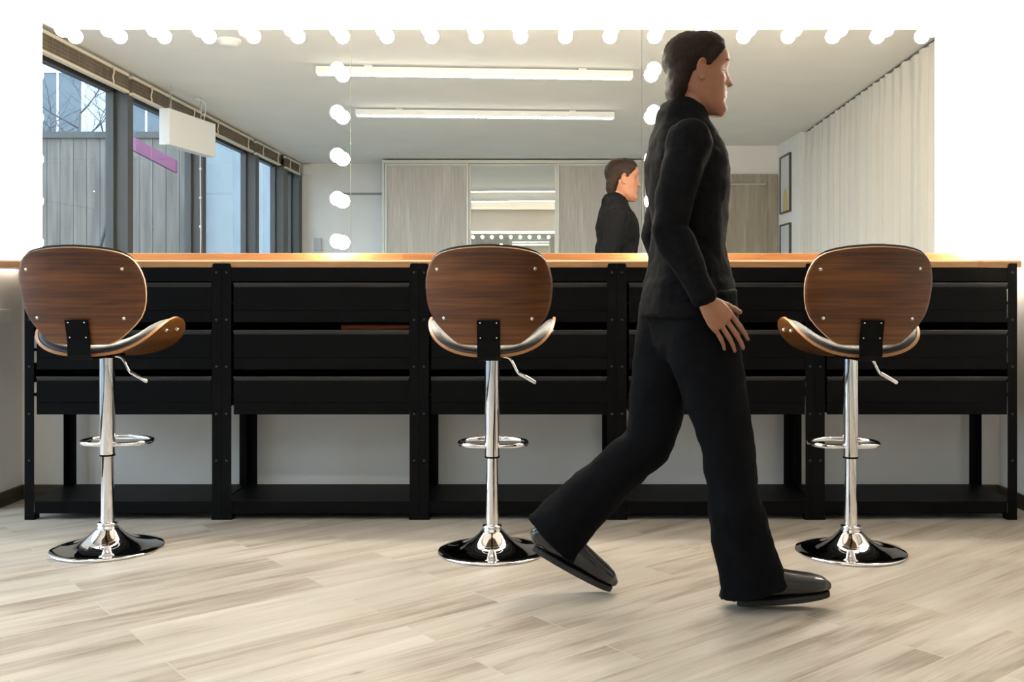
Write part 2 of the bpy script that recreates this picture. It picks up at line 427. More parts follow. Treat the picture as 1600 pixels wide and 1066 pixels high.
S = YB/F
ux = [38, 346.2, 655, 964, 1273.7, 1589.6]
def L_post(bm, x, y, sx, sy, z0, z1, tab=None):
    """angle-profile post, corner at x,y opening towards sx,sy"""
    w = .0385; t = .0022
    def b(a0, a1, b0, b1, c0, c1): bx(bm, min(a0, a1), max(a0, a1), min(b0, b1), max(b0, b1), c0, c1)
    b(x, x+sx*w, y, y+sy*t, z0, z1); b(x, x+sx*t, y+sy*t, y+sy*w, z0, z1)
def unit(i):
    xl, xr = (ux[i]-CX)*S+.0004, (ux[i+1]-CX)*S-.0004; w = xr-xl
    DEP = .36
    loc = ((xl+xr)/2, YB, 0)
    t = empty('drawer_unit', loc); hw = w/2
    zz = lambda y: H-(y-CY)*S
    for s in (-1, 1):
        bm = bmesh.new(); xo = s*hw; sx = -s
        z1 = zz(411.5); z0 = .012; W = .0385
        # front flange with a rounded top outer corner
        pr = [(0, z0), (W, z0), (W, zz(418)), (W-.003, zz(413)), (W-.008, z1), (0, z1)] if not ((i == 0 and s < 0) or (i == 4 and s > 0)) else \
             [(0, z0), (W, z0), (W, zz(418)), (W-.003, zz(413)), (W-.010, z1), (0, z1)]
        va = [bm.verts.new((xo+sx*a, 0, z)) for a, z in pr]; vb = [bm.verts.new((xo+sx*a, .0022, z)) for a, z in pr]
        bm.faces.new(va); bm.faces.new(vb[::-1])
        for k in range(6): bm.faces.new((va[k], va[(k+1) % 6], vb[(k+1) % 6], vb[k]))
        bx(bm, min(xo, xo+sx*.0022), max(xo, xo+sx*.0022), .0022, W, z0, zz(419))
        post = obj('front_post', bm, M_black, t, bevel=.0006, seg=1)
        bm = bmesh.new(); bx(bm, min(xo, xo+sx*.041), max(xo, xo+sx*.041), -.0015, .041, 0, .022); obj('foot', bm, M_black, post, bevel=.002)
        for yy in (426, 500, 573, 647, 720):
            bm = bmesh.new(); lathe(bm, [(0, .003), (.0035, .0028), (.0052, .001), (.0052, 0)], 12, mtx=Matrix.Rotation(PI/2, 4, 'X'))
            obj('screw', bm, M_lip, post, smooth=True, loc=(xo+sx*.020, 0, zz(yy)))
        bm = bmesh.new(); L_post(bm, xo, DEP+.002, sx, -1, .012, zz(419)); bx(bm, min(xo, xo+sx*.04), max(xo, xo+sx*.04), DEP-.04, DEP+.003, 0, .02)
        obj('rear_post', bm, M_black, t)
    # rails
    bm = bmesh.new(); bx(bm, -hw+.036, hw-.036, .0022, .006, zz(440), zz(418.4)); obj('top_rail', bm, M_black, t, bevel=.001, seg=1)
    bm = bmesh.new(); bx(bm, -hw+.003, hw-.003, DEP-.004, DEP-.001, zz(452), zz(419)); obj('rear_rail', bm, M_black, t)
    for za_, zb_ in ((486, 523), (560, 596)):
        bm = bmesh.new(); bx(bm, -hw+.003, hw-.003, DEP-.004, DEP-.001, zz(zb_), zz(za_)); obj('cross_rail', bm, M_black, t)
    for za_, zb_ in ((421, 452), (498, 526), (569, 600)):
        for s in (-1, 1):
            bm = bmesh.new(); xa = s*(hw-.0030); xb = s*(hw-.0050); bx(bm, min(xa, xb), max(xa, xb), .040, DEP-.040, zz(zb_), zz(za_)); obj('side_rail', bm, M_black, t)
    # bottom shelf with folded front
    zs_, zb = zz(784), zz(803)
    bm = bmesh.new(); bx(bm, -hw+.0025, hw-.0025, .0026, DEP-.0005, zs_-.004, zs_); bx(bm, -hw+.0385, hw-.0385, .0026, .0055, zb, zs_-.004); bx(bm, -hw+.0385, hw-.0385, DEP-.004, DEP-.0005, zb, zs_-.004)
    obj('bottom_shelf', bm, M_black, t, bevel=.001, seg=1)
    # drawers
    rows = [(442, 504), (516, 578), (588.5, 648)]
    dx0, dx1 = -hw+.048, hw-.040
    if i == 0: dx0 = -hw+.0485
    for r, (ya, yb) in enumerate(rows):
        za, zb2 = zz(ya), zz(yb); d = empty('drawer', (0, 0, zb2)); d.parent = t; hgt = za-zb2
        bm = bmesh.new()
        # pressed front: flat panel, shallow recess line near the bottom, folded lip at the top
        n = 0
        prof = [(.004, 0), (.001, .003), (.001, .046), (.0035, .0475), (.0035, .0488), (.001, .050), (.001, hgt-.020), (.002, hgt-.017), (.004, hgt-.016)]
        a = [bm.verts.new((dx0, y, z)) for y, z in prof]; b = [bm.verts.new((dx1, y, z)) for y, z in prof]
        for k in range(len(prof)-1): bm.faces.new((a[k], b[k], b[k+1], a[k+1]))
        ext = [(.007, hgt-.016), (.007, 0)]
        a2 = [bm.verts.new((dx0, y, z)) for y, z in ext]; b2 = [bm.verts.new((dx1, y, z)) for y, z in ext]
        bm.faces.new((a2[0], b2[0], b2[1], a2[1])); bm.faces.new((a[-1], b[-1], b2[0], a2[0])); bm.faces.new((a[0], a2[1], b2[1], b[0]))
        bm.faces.new(a+a2); bm.faces.new((b+b2)[::-1])
        obj('drawer_front', bm, M_black, d)
        bm = bmesh.new(); pr = [(-.004, hgt-.0025), (-.002, hgt), (.008, hgt), (.008, hgt-.019), (.003, hgt-.019), (-.002, hgt-.013)]
        a = [bm.verts.new((dx0-.001+(.004 if k in (4, 5) else 0), y, z)) for k, (y, z) in enumerate(pr)]; b = [bm.verts.new((dx1+.001-(.004 if k in (4, 5) else 0), y, z)) for k, (y, z) in enumerate(pr)]
        for k in range(6): bm.faces.new((a[k], b[k], b[(k+1) % 6], a[(k+1) % 6]))
        bm.faces.new(a); bm.faces.new(b[::-1])
        obj('drawer_lip', bm, M_lip, d)
        bm = bmesh.new(); zt = hgt-.003
        bx(bm, dx0+.004, dx0+.006, .007, .33, 0.004, zt); bx(bm, dx1-.006, dx1-.004, .007, .33, 0.004, zt)
        bx(bm, dx0+.006, dx1-.006, .007, .33, .004, .006); bx(bm, dx0+.006, dx1-.006, .328, .33, .006, zt)
        obj('drawer_box', bm, M_black, d)
        for s in (-1, 1):
            bm = bmesh.new()
            xa = -hw+.0052 if s < 0 else dx1-.004; xb = dx0+.004 if s < 0 else hw-.0052
            bx(bm, xa, xb, .045, .34, hgt*.45, hgt*.45+.012); obj('runner', bm, M_black, d)
    return t, zz
names = ['at the left end beside the grey wall', 'between the left and middle stools', 'behind the middle stool', 'behind the walking person', 'behind the right stool, at the right end']
for i in range(5):
    t, zz = unit(i)
    tag(t, 'black steel three-drawer unit with bottom shelf, ' + names[i], 'drawer unit', 'black drawer units under the worktop')
# orange item in the second unit's middle drawer
bm = bmesh.new(); bx(bm, -.138, .138, -.10, .10, 0, .150); bx(bm, -.142, .142, -.104, .104, .150, .172)
o = obj('storage_box', bm, M_orange, loc=((581-CX)*S, YB+.19, zz(578)+.0065), bevel=.006)
tag(o, 'orange box showing through the gap above the second drawer', 'box')

# ------------------------------------------------------------------ left wall plate
bm = bmesh.new(); bx(bm, 0, .009, -.05, .05, 0, .058); bx(bm, .009, .011, -.043, .043, .007, .051)
tag(obj('wall_socket', bm, M_white, loc=(XL, 4.245, px(0, 505, 4.2).z), bevel=.002), 'white plastic plate on the grey wall at the left edge', 'socket')

# ------------------------------------------------------------------ bar stools
def interp(tab, z):
    for (z0, w0), (z1, w1) in zip(tab, tab[1:]):
        if z0 <= z <= z1: return w0+(w1-w0)*(z-z0)/(z1-z0)
    return tab[0][1] if z < tab[0][0] else tab[-1][1]
BT = [(.737, .02), (.738, .088), (.743, .107), (.757, .129), (.775, .148), (.79, .1635), (.815, .187), (.832, .197), (.86, .2085), (.89, .2145), (.93, .2175), (.965, .2155), (.995, .208), (1.018, .1975), (1.034, .184), (1.046, .164), (1.054, .138), (1.0605, .10), (1.0645, .055), (1.066, .02)]
ZB0, ZB1 = BT[0][0], BT[-1][0]
def back_pt(s, z, off):
    w = interp(BT, z); x = s*w
    y = -.205-.092*((z-.74)/.33)+1.5*x*x-off_n(x)*0
    ny = 1.0; nx = -3.0*x
    l = math.hypot(nx, ny)
    return Vector((x+nx/l*off, y+ny/l*off, z))
def off_n(x): return 0
def shell(bm, fn, ns, zsamp, off0, off1, mi_out=0, mi_in=0, mi_rim=1, shrink0=1., shrink1=1.):
    def grid(off, sh):
        return [[bm.verts.new(fn(-1+2*i/ns, t, off, sh)) for i in range(ns+1)] for t in zsamp]
    A, B = grid(off0, shrink0), grid(off1, shrink1); m = len(zsamp)-1
    for g, mi in ((A, mi_out), (B, mi_in)):
        for j in range(m):
            for i in range(ns):
                f = bm.faces.new((g[j][i], g[j][i+1], g[j+1][i+1], g[j+1][i])); f.material_index = mi; f.smooth = True
    def rim(p, q):
        f = bm.faces.new((p[0], p[1], q[1], q[0])); f.material_index = mi_rim
    for j in range(m):
        for i in (0, ns): rim((A[j][i], A[j+1][i]), (B[j][i], B[j+1][i]))
    for i in range(ns):
        for j in (0, m): rim((A[j][i], A[j][i+1]), (B[j][i], B[j][i+1]))
def backfn(s, t, off, sh):
    z = ZB0+(ZB1-ZB0)*t
    zc = (ZB0+ZB1)/2; p = back_pt(s, z, off); 
    if sh != 1:
        p.x *= sh; p.z = zc+(p.z-zc)*sh; p.y = -.205-.092*((p.z-.74)/.33)+1.5*p.x*p.x+off
    return p
tb = [0, .004, .02, .05, .09, .14, .2, .28, .36, .44, .52, .6, .68, .76, .82, .87, .91, .94, .965, .983, .993, 1]
def seat_xz(u):
    a = min(abs(u), 1.1)*math.radians(82); p = 2/2.4
    return math.copysign(.227*math.sin(a)**p, u), .697+.160*(1-max(math.cos(a), 0)**p)
def seat_base(u, v):
    """u across -1..1, v front-back -1..1; saddle curve turned up at both sides"""
    x, z = seat_xz(u)
    d = max((max(0, 1-abs(u)**3.2))**.5, .05)
    y = .012+.055*u*u+v*.195*d
    z -= .02*max(0, v)**2*(1-abs(u))
    return Vector((x, y, z))
def seat_n(u):
    e = .01; x0, z0 = seat_xz(u-e); x1, z1 = seat_xz(u+e)
    return Vector((-(z1-z0), 0, x1-x0)).normalized()
def seatfn(u, t, off, sh):
    v = -1+2*t
    return seat_base(u*sh, v*sh) + seat_n(u*sh)*off
def make_stool():
    t = empty('bar_stool')
    # base
    bm = bmesh.new()
    lathe(bm, [(0, 0), (.188, 0), (.1915, .003), (.1915, .006), (.188, .009), (.165, .0115), (.13, .017), (.10, .026), (.078, .038), (.062, .051), (.050, .063), (.041, .072), (.036, .077), (0, .077)], 64)
    auto_smooth(obj('base', bm, M_chrome, t), 50)
    bm = bmesh.new(); lathe(bm, [(0, .076), (.034, .076), (.036, .079), (.033, .083), (.033, .086), (.036, .089), (.035, .094), (.028, .098), (.0, .098)], 40); auto_smooth(obj('collar', bm, M_chrome, t), 60)
    bm = bmesh.new(); lathe(bm, [(0, .097), (.0235, .097), (.0225, .13), (.0205, .34), (0, .34)], 40); auto_smooth(obj('pole', bm, M_chrome, t), 60)
    bm = bmesh.new(); lathe(bm, [(0, .336), (.0255, .336), (.0262, .339), (.0262, .685), (0, .684)], 40); auto_smooth(obj('sleeve', bm, M_chrome, t), 60)
    bm = bmesh.new(); lathe(bm, [(.022, .332), (.0262, .332), (.0266, .334), (.0262, .3385), (.022, .3385)], 40); auto_smooth(obj('sleeve_ring', bm, M_black, t), 60)
    # footrest loop
    bm = bmesh.new()
    pts = catmull([(-.095, .018, .372), (-.120, .065, .372), (-.112, .125, .372), (-.06, .168, .372), (0, .178, .372), (.06, .168, .372), (.112, .125, .372), (.120, .065, .372), (.095, .018, .372), (.05, .0, .372), (0, -.004, .372), (-.05, .0, .372)], 5, True)
    loft(bm, pts, [.0085]*len(pts), ref=(0, 0, 1), seg=12, closed=True); obj('footrest', bm, M_chrome, t, smooth=True)
    # gas lever
    bm = bmesh.new(); pts = catmull([(.02, -.03, .690), (.055, -.03, .688), (.072, -.03, .672), (.088, -.03, .640), (.098, -.03, .630)], 4)
    loft(bm, pts, [.0048]*len(pts), seg=12); lv = obj('lever', bm, M_chrome, t, smooth=True)
    bm = bmesh.new(); loft(bm, [(.096, -.03, .632), (.150, -.03, .601)], [.0068, .0068], seg=14, round_ends=True); obj('lever_grip', bm, M_chrome, lv, smooth=True)
    # seat plate
    bm = bmesh.new(); bx(bm, -.04, .04, -.055, .055, .684, .6968); obj('seat_plate', bm, M_black, t, bevel=.003)
    # seat shell and cushion
    bm = bmesh.new(); tv = [0.5-.5*math.cos(PI*k/20) for k in range(21)]
    shell(bm, seatfn, 48, tv, 0, .010, 0, 0, 1); obj('seat', bm, [M_seatwood, M_seat_edge], t)
    bm = bmesh.new()
    def padfn(u, tt, off, sh):
        v = -1+2*tt; e = max(abs(u)**2.5, abs(v)**2.5); base = .0105 if off == 0 else .0105+.036*(1-e**2)**.5 if e < 1 else .0105+.003
        return seat_base(u*.965, v*.955)+seat_n(u*.965)*max(base, .0105)
    shell(bm, padfn, 48, tv, 0, 1, 0, 0, 0); obj('seat_cushion', bm, M_leather, t, weld=False)
    for s in (-1, 1):
        for v in (-.35, .4):
            bm = bmesh.new()
            u = s*.80; p = seat_base(u, v); n = seat_n(u)
            q = Vector((0, 0, 1)).rotation_difference(-n).to_matrix().to_4x4()
            lathe(bm, [(0, .007), (.0045, .006), (.0058, .003), (.0058, 0)], 12, cen=p, mtx=q)
            obj('screw', bm, M_steel, t, smooth=True)
    # backrest
    br = None
    bm = bmesh.new(); shell(bm, backfn, 40, tb, 0, .011, 0, 0, 1, .978, 1.0); br = obj('backrest', bm, [M_walnut, M_walnut_edge], t)
    bm = bmesh.new()
    def bpad(s, tt, off, sh):
        e = max(abs(s)**3, abs(2*tt-1)**3)
        base = .0105 if off == 0 else .0105+.032*(max(0, 1-e*e))**.5+.003
        z = ZB0+.002+(ZB1+.007-ZB0-.002)*tt
        p = back_pt(s*.985, min(max(ZB0+(ZB1-ZB0)*tt, ZB0), ZB1), base); p.z = z; return p
    shell(bm, bpad, 40, tb, 0, 1, 0, 0, 0); obj('back_cushion', bm, M_leather, t)
    for x, z in ((-.170, .992), (.154, .994), (-.151, .830), (.143, .828)):
        p = back_pt(x/interp(BT, z), z, 0); n = Vector((3.0*p.x, -1, 0)).normalized()
        bm = bmesh.new(); lathe(bm, [(0, .0035), (.0035, .0033), (.0062, .0015), (.0062, 0)], 14, mtx=Vector((0, 0, 1)).rotation_difference(n).to_matrix().to_4x4())
        obj('screw', bm, M_steel, br, smooth=True, loc=p)
    # steel bracket: rises behind the backrest, folds under the seat
    bm = bmesh.new(); W = .0385
    prof = [(-.2315, .824), (-.225, .80), (-.2115, .752), (-.211, .706), (-.200, .693), (-.06, .6925)]
    th = .005
    def nrm(i):
        a = Vector(prof[max(i-1, 0)]); b = Vector(prof[min(i+1, len(prof)-1)]); d = (b-a).normalized(); return Vector((-d.y, d.x))
    out = []
    for i, p in enumerate(prof):
        n = nrm(i); q0 = Vector(p)-n*th*0; q1 = Vector(p)+n*-th
        out.append([bm.verts.new((-W, q0.x-.004, q0.y)), bm.verts.new((W, q0.x-.004, q0.y)), bm.verts.new((W, q1.x-.004, q1.y)), bm.verts.new((-W, q1.x-.004, q1.y))])
    for a, b in zip(out, out[1:]):
        for k in range(4): bm.faces.new((a[k], a[(k+1) % 4], b[(k+1) % 4], b[k]))
    bm.faces.new(out[0]); bm.faces.new(out[-1][::-1])
    bk = obj('back_bracket', bm, M_black, t, bevel=.001)
    for x in (-.027, .027):
        for z in (.815, .765):
            bm = bmesh.new(); lathe(bm, [(0, .003), (.002, .0028), (.0032, .001), (.0032, 0)], 10, mtx=Matrix.Rotation(PI/2, 4, 'X'))
            obj('screw', bm, M_steel, bk, smooth=True, loc=(x, -.2378 if z > .8 else -.2242, z))
    return t
stool = make_stool()
def stool_at(xp, yp):
    Y = H*F/(yp-CY); return ((xp-CX)*Y/F, Y, 0)
spots = [(168, 857.5, 'walnut and black leather bar stool nearest the windows side, at the left end'),
         (769, 862.0, 'walnut and black leather bar stool in the middle of the row, below the wardrobe reflection'),
         (1329, 863.0, 'walnut and black leather bar stool at the right end, beyond the walking person')]
for i, (a, b, lab) in enumerate(spots):
    o = stool if i == 0 else copy_tree(stool)
    o.location = stool_at(a, b)
    tag(o, lab, 'bar stool', 'bar stools along the worktop')

# ------------------------------------------------------------------ linear ceiling lights
def linear(xa, ya, xb, yb, label):
    a, b = Vector((xa, ya, 0)), Vector((xb, yb, 0)); d = b-a; ln = d.length; c = (a+b)/2
    t = empty('linear_light', (c.x, c.y, ZC-.075), math.atan2(d.y, d.x))
    bm = bmesh.new(); bx(bm, -ln/2, ln/2, -.03, .03, .008, .062); obj('housing', bm, M_house, t, bevel=.004)
    bm = bmesh.new(); bx(bm, -ln/2+.012, ln/2-.012, -.026, .026, 0, .008); obj('diffuser', bm, M_tube, t, bevel=.003)
    bm = bmesh.new()
    for x in (-.8, .8): bx(bm, x-.03, x+.03, -.02, .02, .062, .0755)
    obj('mounting_clip', bm, M_white, t)
    tag(t, label, 'ceiling light', 'linear ceiling lights')
linear(-1.69, RY-7.36, .672, RY-7.52, 'long white linear ceiling light, the upper one in the mirror')
linear(-1.725, RY-9.10, .655, RY-9.25, 'long white linear ceiling light, the lower one in the mirror nearer the wardrobe')

# smoke detector
bm = bmesh.new(); lathe(bm, [(0, 0), (.05, 0), (.062, .006), (.072, .02), (.085, .03), (.085, .045), (0, .045)], 32)
o = auto_smooth(obj('smoke_detector', bm, M_white, loc=(-2.11, RY-6.63, ZC-.045))); tag(o, 'round white smoke detector on the ceiling', 'smoke detector')

# hanging light box
def light_box():
    a = Vector((-3.07, RY-8.02, 0)); b = Vector((-2.955, RY-8.80, 0)); c = (a+b)/2; d = b-a; ln = d.length; z0 = 2.105
    t = empty('hanging_light_box', (c.x, c.y, z0), math.atan2(d.y, d.x))
    bm = bmesh.new(); bx(bm, -ln/2, ln/2, -.045, .045, 0, .295); obj('housing', bm, M_white, t, bevel=.004)
    for x in (-ln/2+.10, ln/2-.18):
        bm = bmesh.new(); z = .295; k = 0
        while z < ZC-z0-.005:
            pts = [Vector((0, 0, 0)) for _ in range(12)]
            ring = []
            for q in range(12):
                an = 2*PI*q/12; u, v = .006*math.cos(an), .013*math.sin(an)
                ring.append(Vector((x+(u if k % 2 else 0), (0 if k % 2 else u), z+.012+v)))
            loft(bm, ring, [.0022]*12, ref=(.3, .5, .8), seg=6, closed=True); z += .021; k += 1
        obj('chain', bm, M_steel, t, smooth=True)
    bm = bmesh.new(); pts = catmull([(ln/2-.17, .02, .295), (ln/2-.15, .03, .42), (ln/2-.19, .02, .46), (ln/2-.28, 0, .47), (ln/2-.14, 0, .485)], 5)
    loft(bm, pts, [.004]*len(pts), seg=8); obj('cable', bm, M_cord, t, smooth=True)
    tag(t, 'white rectangular light box hanging on chains before the windows', 'light box')
light_box()

# rolled blinds
def blind(y0, y1, label):
    t = empty('rolled_blind', (XW+.055, (y0+y1)/2, 2.425)); hl = (y1-y0)/2
    bm = bmesh.new(); bx(bm, -.02, .02, -hl, hl, .125, .15); obj('head_rail', bm, M_cream, t, bevel=.003)
    bm = bmesh.new(); bx(bm, -.018, .022, -hl, hl, 0, .02); obj('bottom_rail', bm, M_cream, t, bevel=.003)
    bm = bmesh.new()
    for k in range(8): bx(bm, -.016+.002*(k % 2), .016+.003*(k % 2), -hl+.005, hl-.005, .021+k*.0128, .021+k*.0128+.0115)
    obj('folded_slats', bm, mat_slat, t)
    for y in (-hl*.72, hl*.55):
        bm = bmesh.new(); pts = catmull([(.024, y, .14), (.03, y, .10), (.026, y+.012, .06), (.03, y+.006, .03), (.024, y, .005)], 4)
        loft(bm, pts, [.006]*len(pts), seg=8); obj('tape', bm, M_cream, t, smooth=True)
    tag(t, label, 'blind', 'rolled blinds over the windows')
    return t
mat_slat = noisy('brown_slats', (.11, .085, .055), (.18, .14, .10), 8, (1, 6, 1), rough=.7)
segs = [(66, 198), (204, 312), (317, 394), (399, 436), (445, 468)]
bl = ['longest, nearest the mirror corner', 'beside the hanging light box', 'just past the hanging light box', 'fourth along towards the rear wall', 'shortest, in the far corner']
for i, (a, b) in enumerate(segs):
    X = XW+.055
    D0 = X*F/(a-CX); D1 = X*F/(b-CX)
    if i == 0: D0 -= .8
    blind(RY-D1, RY-D0, 'rolled up cream railed blind over the window, ' + bl[i])
# hanging bead cord of the second blind
Dc = (XW+.14)*F/(313-CX)
bm = bmesh.new(); loft(bm, [(0, 0, 0), (.004, 0, .6), (0, .004, 1.2), (0, 0, 1.56)], [.004]*4, seg=6)
for k in range(6): ellipsoid(bm, Vector((0, 0, .12+.26*k)), (.010, .010, .014), u=8, v=6)
o = obj('blind_cord', bm, M_cord, loc=(XW+.14, RY-Dc, .86), smooth=True); tag(o, 'thin beaded white pull cord hanging below the light box', 'cord')

# ------------------------------------------------------------------ wardrobe (seen in the mirror)
def wardrobe():
    yf = RY-12.58; x0, x1 = -2.055, 1.295; ht = 2.585
    t = empty('wardrobe', ((x0+x1)/2, yf, 0)); cx = (x0+x1)/2; a, b = x0-cx, x1-cx
    bm = bmesh.new(); bx(bm, a, a+.03, -.48, .0, 0, ht); bx(bm, b-.02, b, -.48, 0, 0, ht); bx(bm, a+.03, b-.02, -.48, 0, ht-.02, ht); bx(bm, a+.03, b-.02, -.48, -.46, 0, ht-.02)
    obj('body', bm, M_alu, t)
    bm = bmesh.new(); bx(bm, a, b, -.075, .012, ht-.045, ht-.001); obj('top_track', bm, M_alu, t, bevel=.003)
    bm = bmesh.new(); bx(bm, a+.03, b-.02, -.075, .012, 0, .04); obj('bottom_track', bm, M_alu, t, bevel=.003)
    spans = [(-2.02, -.955, 0, M_ward), (-.955, .165, -.03, M_mirror), (.165, 1.27, 0, M_ward)]
    for s0, s1, yo, m in spans:
        s0 -= cx; s1 -= cx; d = empty('sliding_door', ((s0+s1)/2, yo-.025, .04)); d.parent = t; hw = (s1-s0)/2
        dh = ht-.045-.04
        bm = bmesh.new()
        bx(bm, -hw, -hw+.028, 0, .028, 0, dh); bx(bm, hw-.028, hw, 0, .028, 0, dh)
        bx(bm, -hw+.028, hw-.028, .004, .024, dh-.03, dh); bx(bm, -hw+.028, hw-.028, .004, .024, 0, .04)
        obj('door_frame', bm, M_alu, d, bevel=.003)
        bm = bmesh.new(); bx(bm, -hw+.027, hw-.027, .008, .014, .039, dh-.029); obj('panel', bm, m, d)
    tag(t, 'pale grey oak wardrobe with three sliding doors, middle one mirrored', 'wardrobe')
wardrobe()
# thin grey conduit + high cabinet edge + thermostat on the rear wall
bm = bmesh.new(); bx(bm, -.35, .35, 0, .02, 0, .03)
Dr = RY+4.34
o = obj('wall_rail', bm, mat('grey_rail', (.3, .3, .31), .5), loc=((568-CX)*Dr/F, -4.339, px(0, 305, Dr).z)); tag(o, 'thin grey rail on the rear wall beside the wardrobe', 'rail')
bm = bmesh.new(); bx(bm, -.045, .045, 0, .03, 0, .17); bx(bm, -.03, .03, .03, .033, .10, .15)
o = obj('thermostat', bm, mat('grey_plastic', (.5, .5, .5), .5), loc=((497-CX)*Dr/F, -4.339, px(0, 392, Dr).z), bevel=.004); tag(o, 'small grey wall thermostat on the pale rear wall', 'thermostat')
bm = bmesh.new(); bx(bm, -.05, .05, 0, .06, 0, .12); bx(bm, -.25, .0, .01, .03, .10, .13)
o = obj('wall_sensor', bm, M_white, loc=((481-CX)*Dr/F, -4.339, px(0, 274, Dr).z), bevel=.004); tag(o, 'small white alarm sensor high in the window corner', 'sensor')

# ------------------------------------------------------------------ pictures
def picture(ztop, zbot, label, style):
    y0, y1 = RY-11.28, RY-10.82
    t = empty('framed_picture', (2.70, (y0+y1)/2, zbot)); hw = (y1-y0)/2; h = ztop-zbot
    bm = bmesh.new(); w = .018
    bx(bm, -.025, 0, -hw, -hw+w, 0, h); bx(bm, -.025, 0, hw-w, hw, 0, h); bx(bm, -.025, 0, -hw+w, hw-w, 0, w); bx(bm, -.025, 0, -hw+w, hw-w, h-w, h)
    obj('frame', bm, M_dark, t)
    m = mat('print_'+style, (.7, .7, .68), .4)
    tc = N(m, 'ShaderNodeTexCoord'); sp = N(m, 'ShaderNodeMapping'); L(m, tc.outputs['Object'], sp.inputs[0])
    sp.inputs['Location'].default_value = (0, 0, -h*.5) if style == 'oval' else (0, 0, -h*.42)
    sp.inputs['Scale'].default_value = (0, 1/.10, 1/.20) if style == 'oval' else (0, 1/.13, 1/.24)
    g = N(m, 'ShaderNodeTexGradient', gradient_type='SPHERICAL'); L(m, sp.outputs[0], g.inputs[0])
    sp.vector_type = 'POINT'
    if style == 'oval': r = ramp(m, [(.0, (.66, .66, .64)), (.08, (.33, .32, .36)), (.5, (.22, .21, .26)), (.9, (.5, .48, .5))])
    else: r = ramp(m, [(.0, (.66, .66, .64)), (.10, (.62, .60, .56)), (.25, (.60, .42, .14)), (.7, (.66, .47, .16))])
    L(m, g.outputs[0], r.inputs[0]); L(m, r.outputs[0], m.node_tree.nodes['Principled BSDF'].inputs['Base Color'])
    bm = bmesh.new(); bx(bm, -.012, -.004, -hw+w, hw-w, w, h-w); obj('print', bm, m, t)
    tag(t, label, 'picture', 'framed pictures by the door')
picture(2.437, 1.79, 'black framed print with an ochre shape, the upper one by the door', 'ochre')
picture(1.67, 1.02, 'black framed print with a grey oval, the lower one by the door', 'oval')

# ------------------------------------------------------------------ curtain
def curtain():
    t = empty('curtain', (2.66, .9, .02)); n = 900; ya, yb = -1.74, 3.55
    import random as R
    r = R.Random(3); ph = [r.uniform(0, 6) for _ in range(6)]
    bm = bmesh.new(); rows = [0, .25, .6, 1.2, 1.8, 2.2, 2.40, 2.46, 2.535, 2.565]
    g = []
    for z in rows:
        row = []
        for i in range(n+1):
            s = i/n; y = ya+(yb-ya)*s
            amp = .024 if z < 2.4 else .013
            q = s*180+1.5*math.sin(s*11+ph[0])+.8*math.sin(s*31+ph[1])
            f = math.sin(q)+.45*math.sin(q*.47+ph[2]+.25*z)+.35*math.sin(q*1.9+ph[3]+.4*z)
            x = 2.76-.22*s+amp*f
            row.append(bm.verts.new((x-2.66, y-.9+.006*math.sin(q*1.0+z), z)))
        g.append(row)
    for a, b in zip(g, g[1:]):
        for i in range(n): bm.faces.new((a[i], a[i+1], b[i+1], b[i]))
    obj('curtain_cloth', bm, M_curtain, t, smooth=True)
    bm = bmesh.new(); loft(bm, [(2.76-2.66, ya-.9, 2.572), (2.54-2.66, yb-.9, 2.572)], [.006, .006], seg=8); obj('curtain_track', bm, M_dark, t)
    tag(t, 'white gathered sheer curtain from ceiling to floor, reflected in the mirror', 'curtain')
curtain()

# ------------------------------------------------------------------ outside
sbox('floor_outside', M_asphalt, -40, -3.46, -45, 20, -.3, -.12)
def fence(x0, x1, y, z1, label, along='x'):
    t = empty('board_wall', ((x0+x1)/2 if along == 'x' else x0, y if along == 'x' else (x1+y)/2, -.12))
    bm = bmesh.new(); w = .168
    if along == 'x':
        x = x0
        while x < x1-.01:
            bx(bm, x-(x0+x1)/2+.003, min(x+w, x1)-(x0+x1)/2-.003, -.012-.004*random.random(), .012, 0, z1+.12); x += w
        bx(bm, x0-(x0+x1)/2, x1-(x0+x1)/2, -.06, -.03, 0, z1+.05)
    obj('board', bm, M_boards, t); tag(t, label, 'wall')
    return t
fy = RY-12.6
t = fence(-9.5, -4.45, fy, 2.86, 'grey vertical board wall outside the windows')
bm = bmesh.new(); bx(bm, -2.6, 2.525, -.10, .05, 2.98, 3.06); obj('coping', bm, M_dark, t)
def plain(name, m, *a, label, cat):
    o = box(name, m, *a); tag(o, label, cat); return o
plain('outside_panel', M_panel, -4.62, -4.43, -12, fy-.12, -.12, 3.4, label='pale blue grey panelled facade outside the rear windows', cat='facade')
t = empty('awning', (-4.35, RY-11.8, 2.5)); 
bm = bmesh.new()
for k in range(2):
    pass
a = px(200, 212, 11.0); b = px(277, 254, 12.4)
va = [(a.x, RY-11.0, a.z+.02), (b.x, RY-12.4, b.z+.02)]
bm = bmesh.new()
q = [Vector(va[0]), Vector(va[1])]; o0 = Vector((-4.35, RY-11.8, 2.5))
vs = []
for p in q:
    for dx_, dz in ((0, 0), (0, -.15), (-.03, -.15), (-.03, 0)): vs.append(bm.verts.new(p-o0+Vector((dx_, 0, dz))))
for k in range(4): bm.faces.new((vs[k], vs[(k+1) % 4], vs[4+(k+1) % 4], vs[4+k]))
bm.faces.new(vs[:4]); bm.faces.new(vs[4:][::-1])
obj('valance', bm, M_pink, t)
bm = bmesh.new(); loft(bm, [(q[0]-o0)+Vector((-.015, 0, -.19)), Vector((-.9, 1.0, -2.62))], [.02, .02], seg=8); obj('support_pole', bm, M_dark, t)
tag(t, 'magenta awning strip on the outside wall', 'awning')
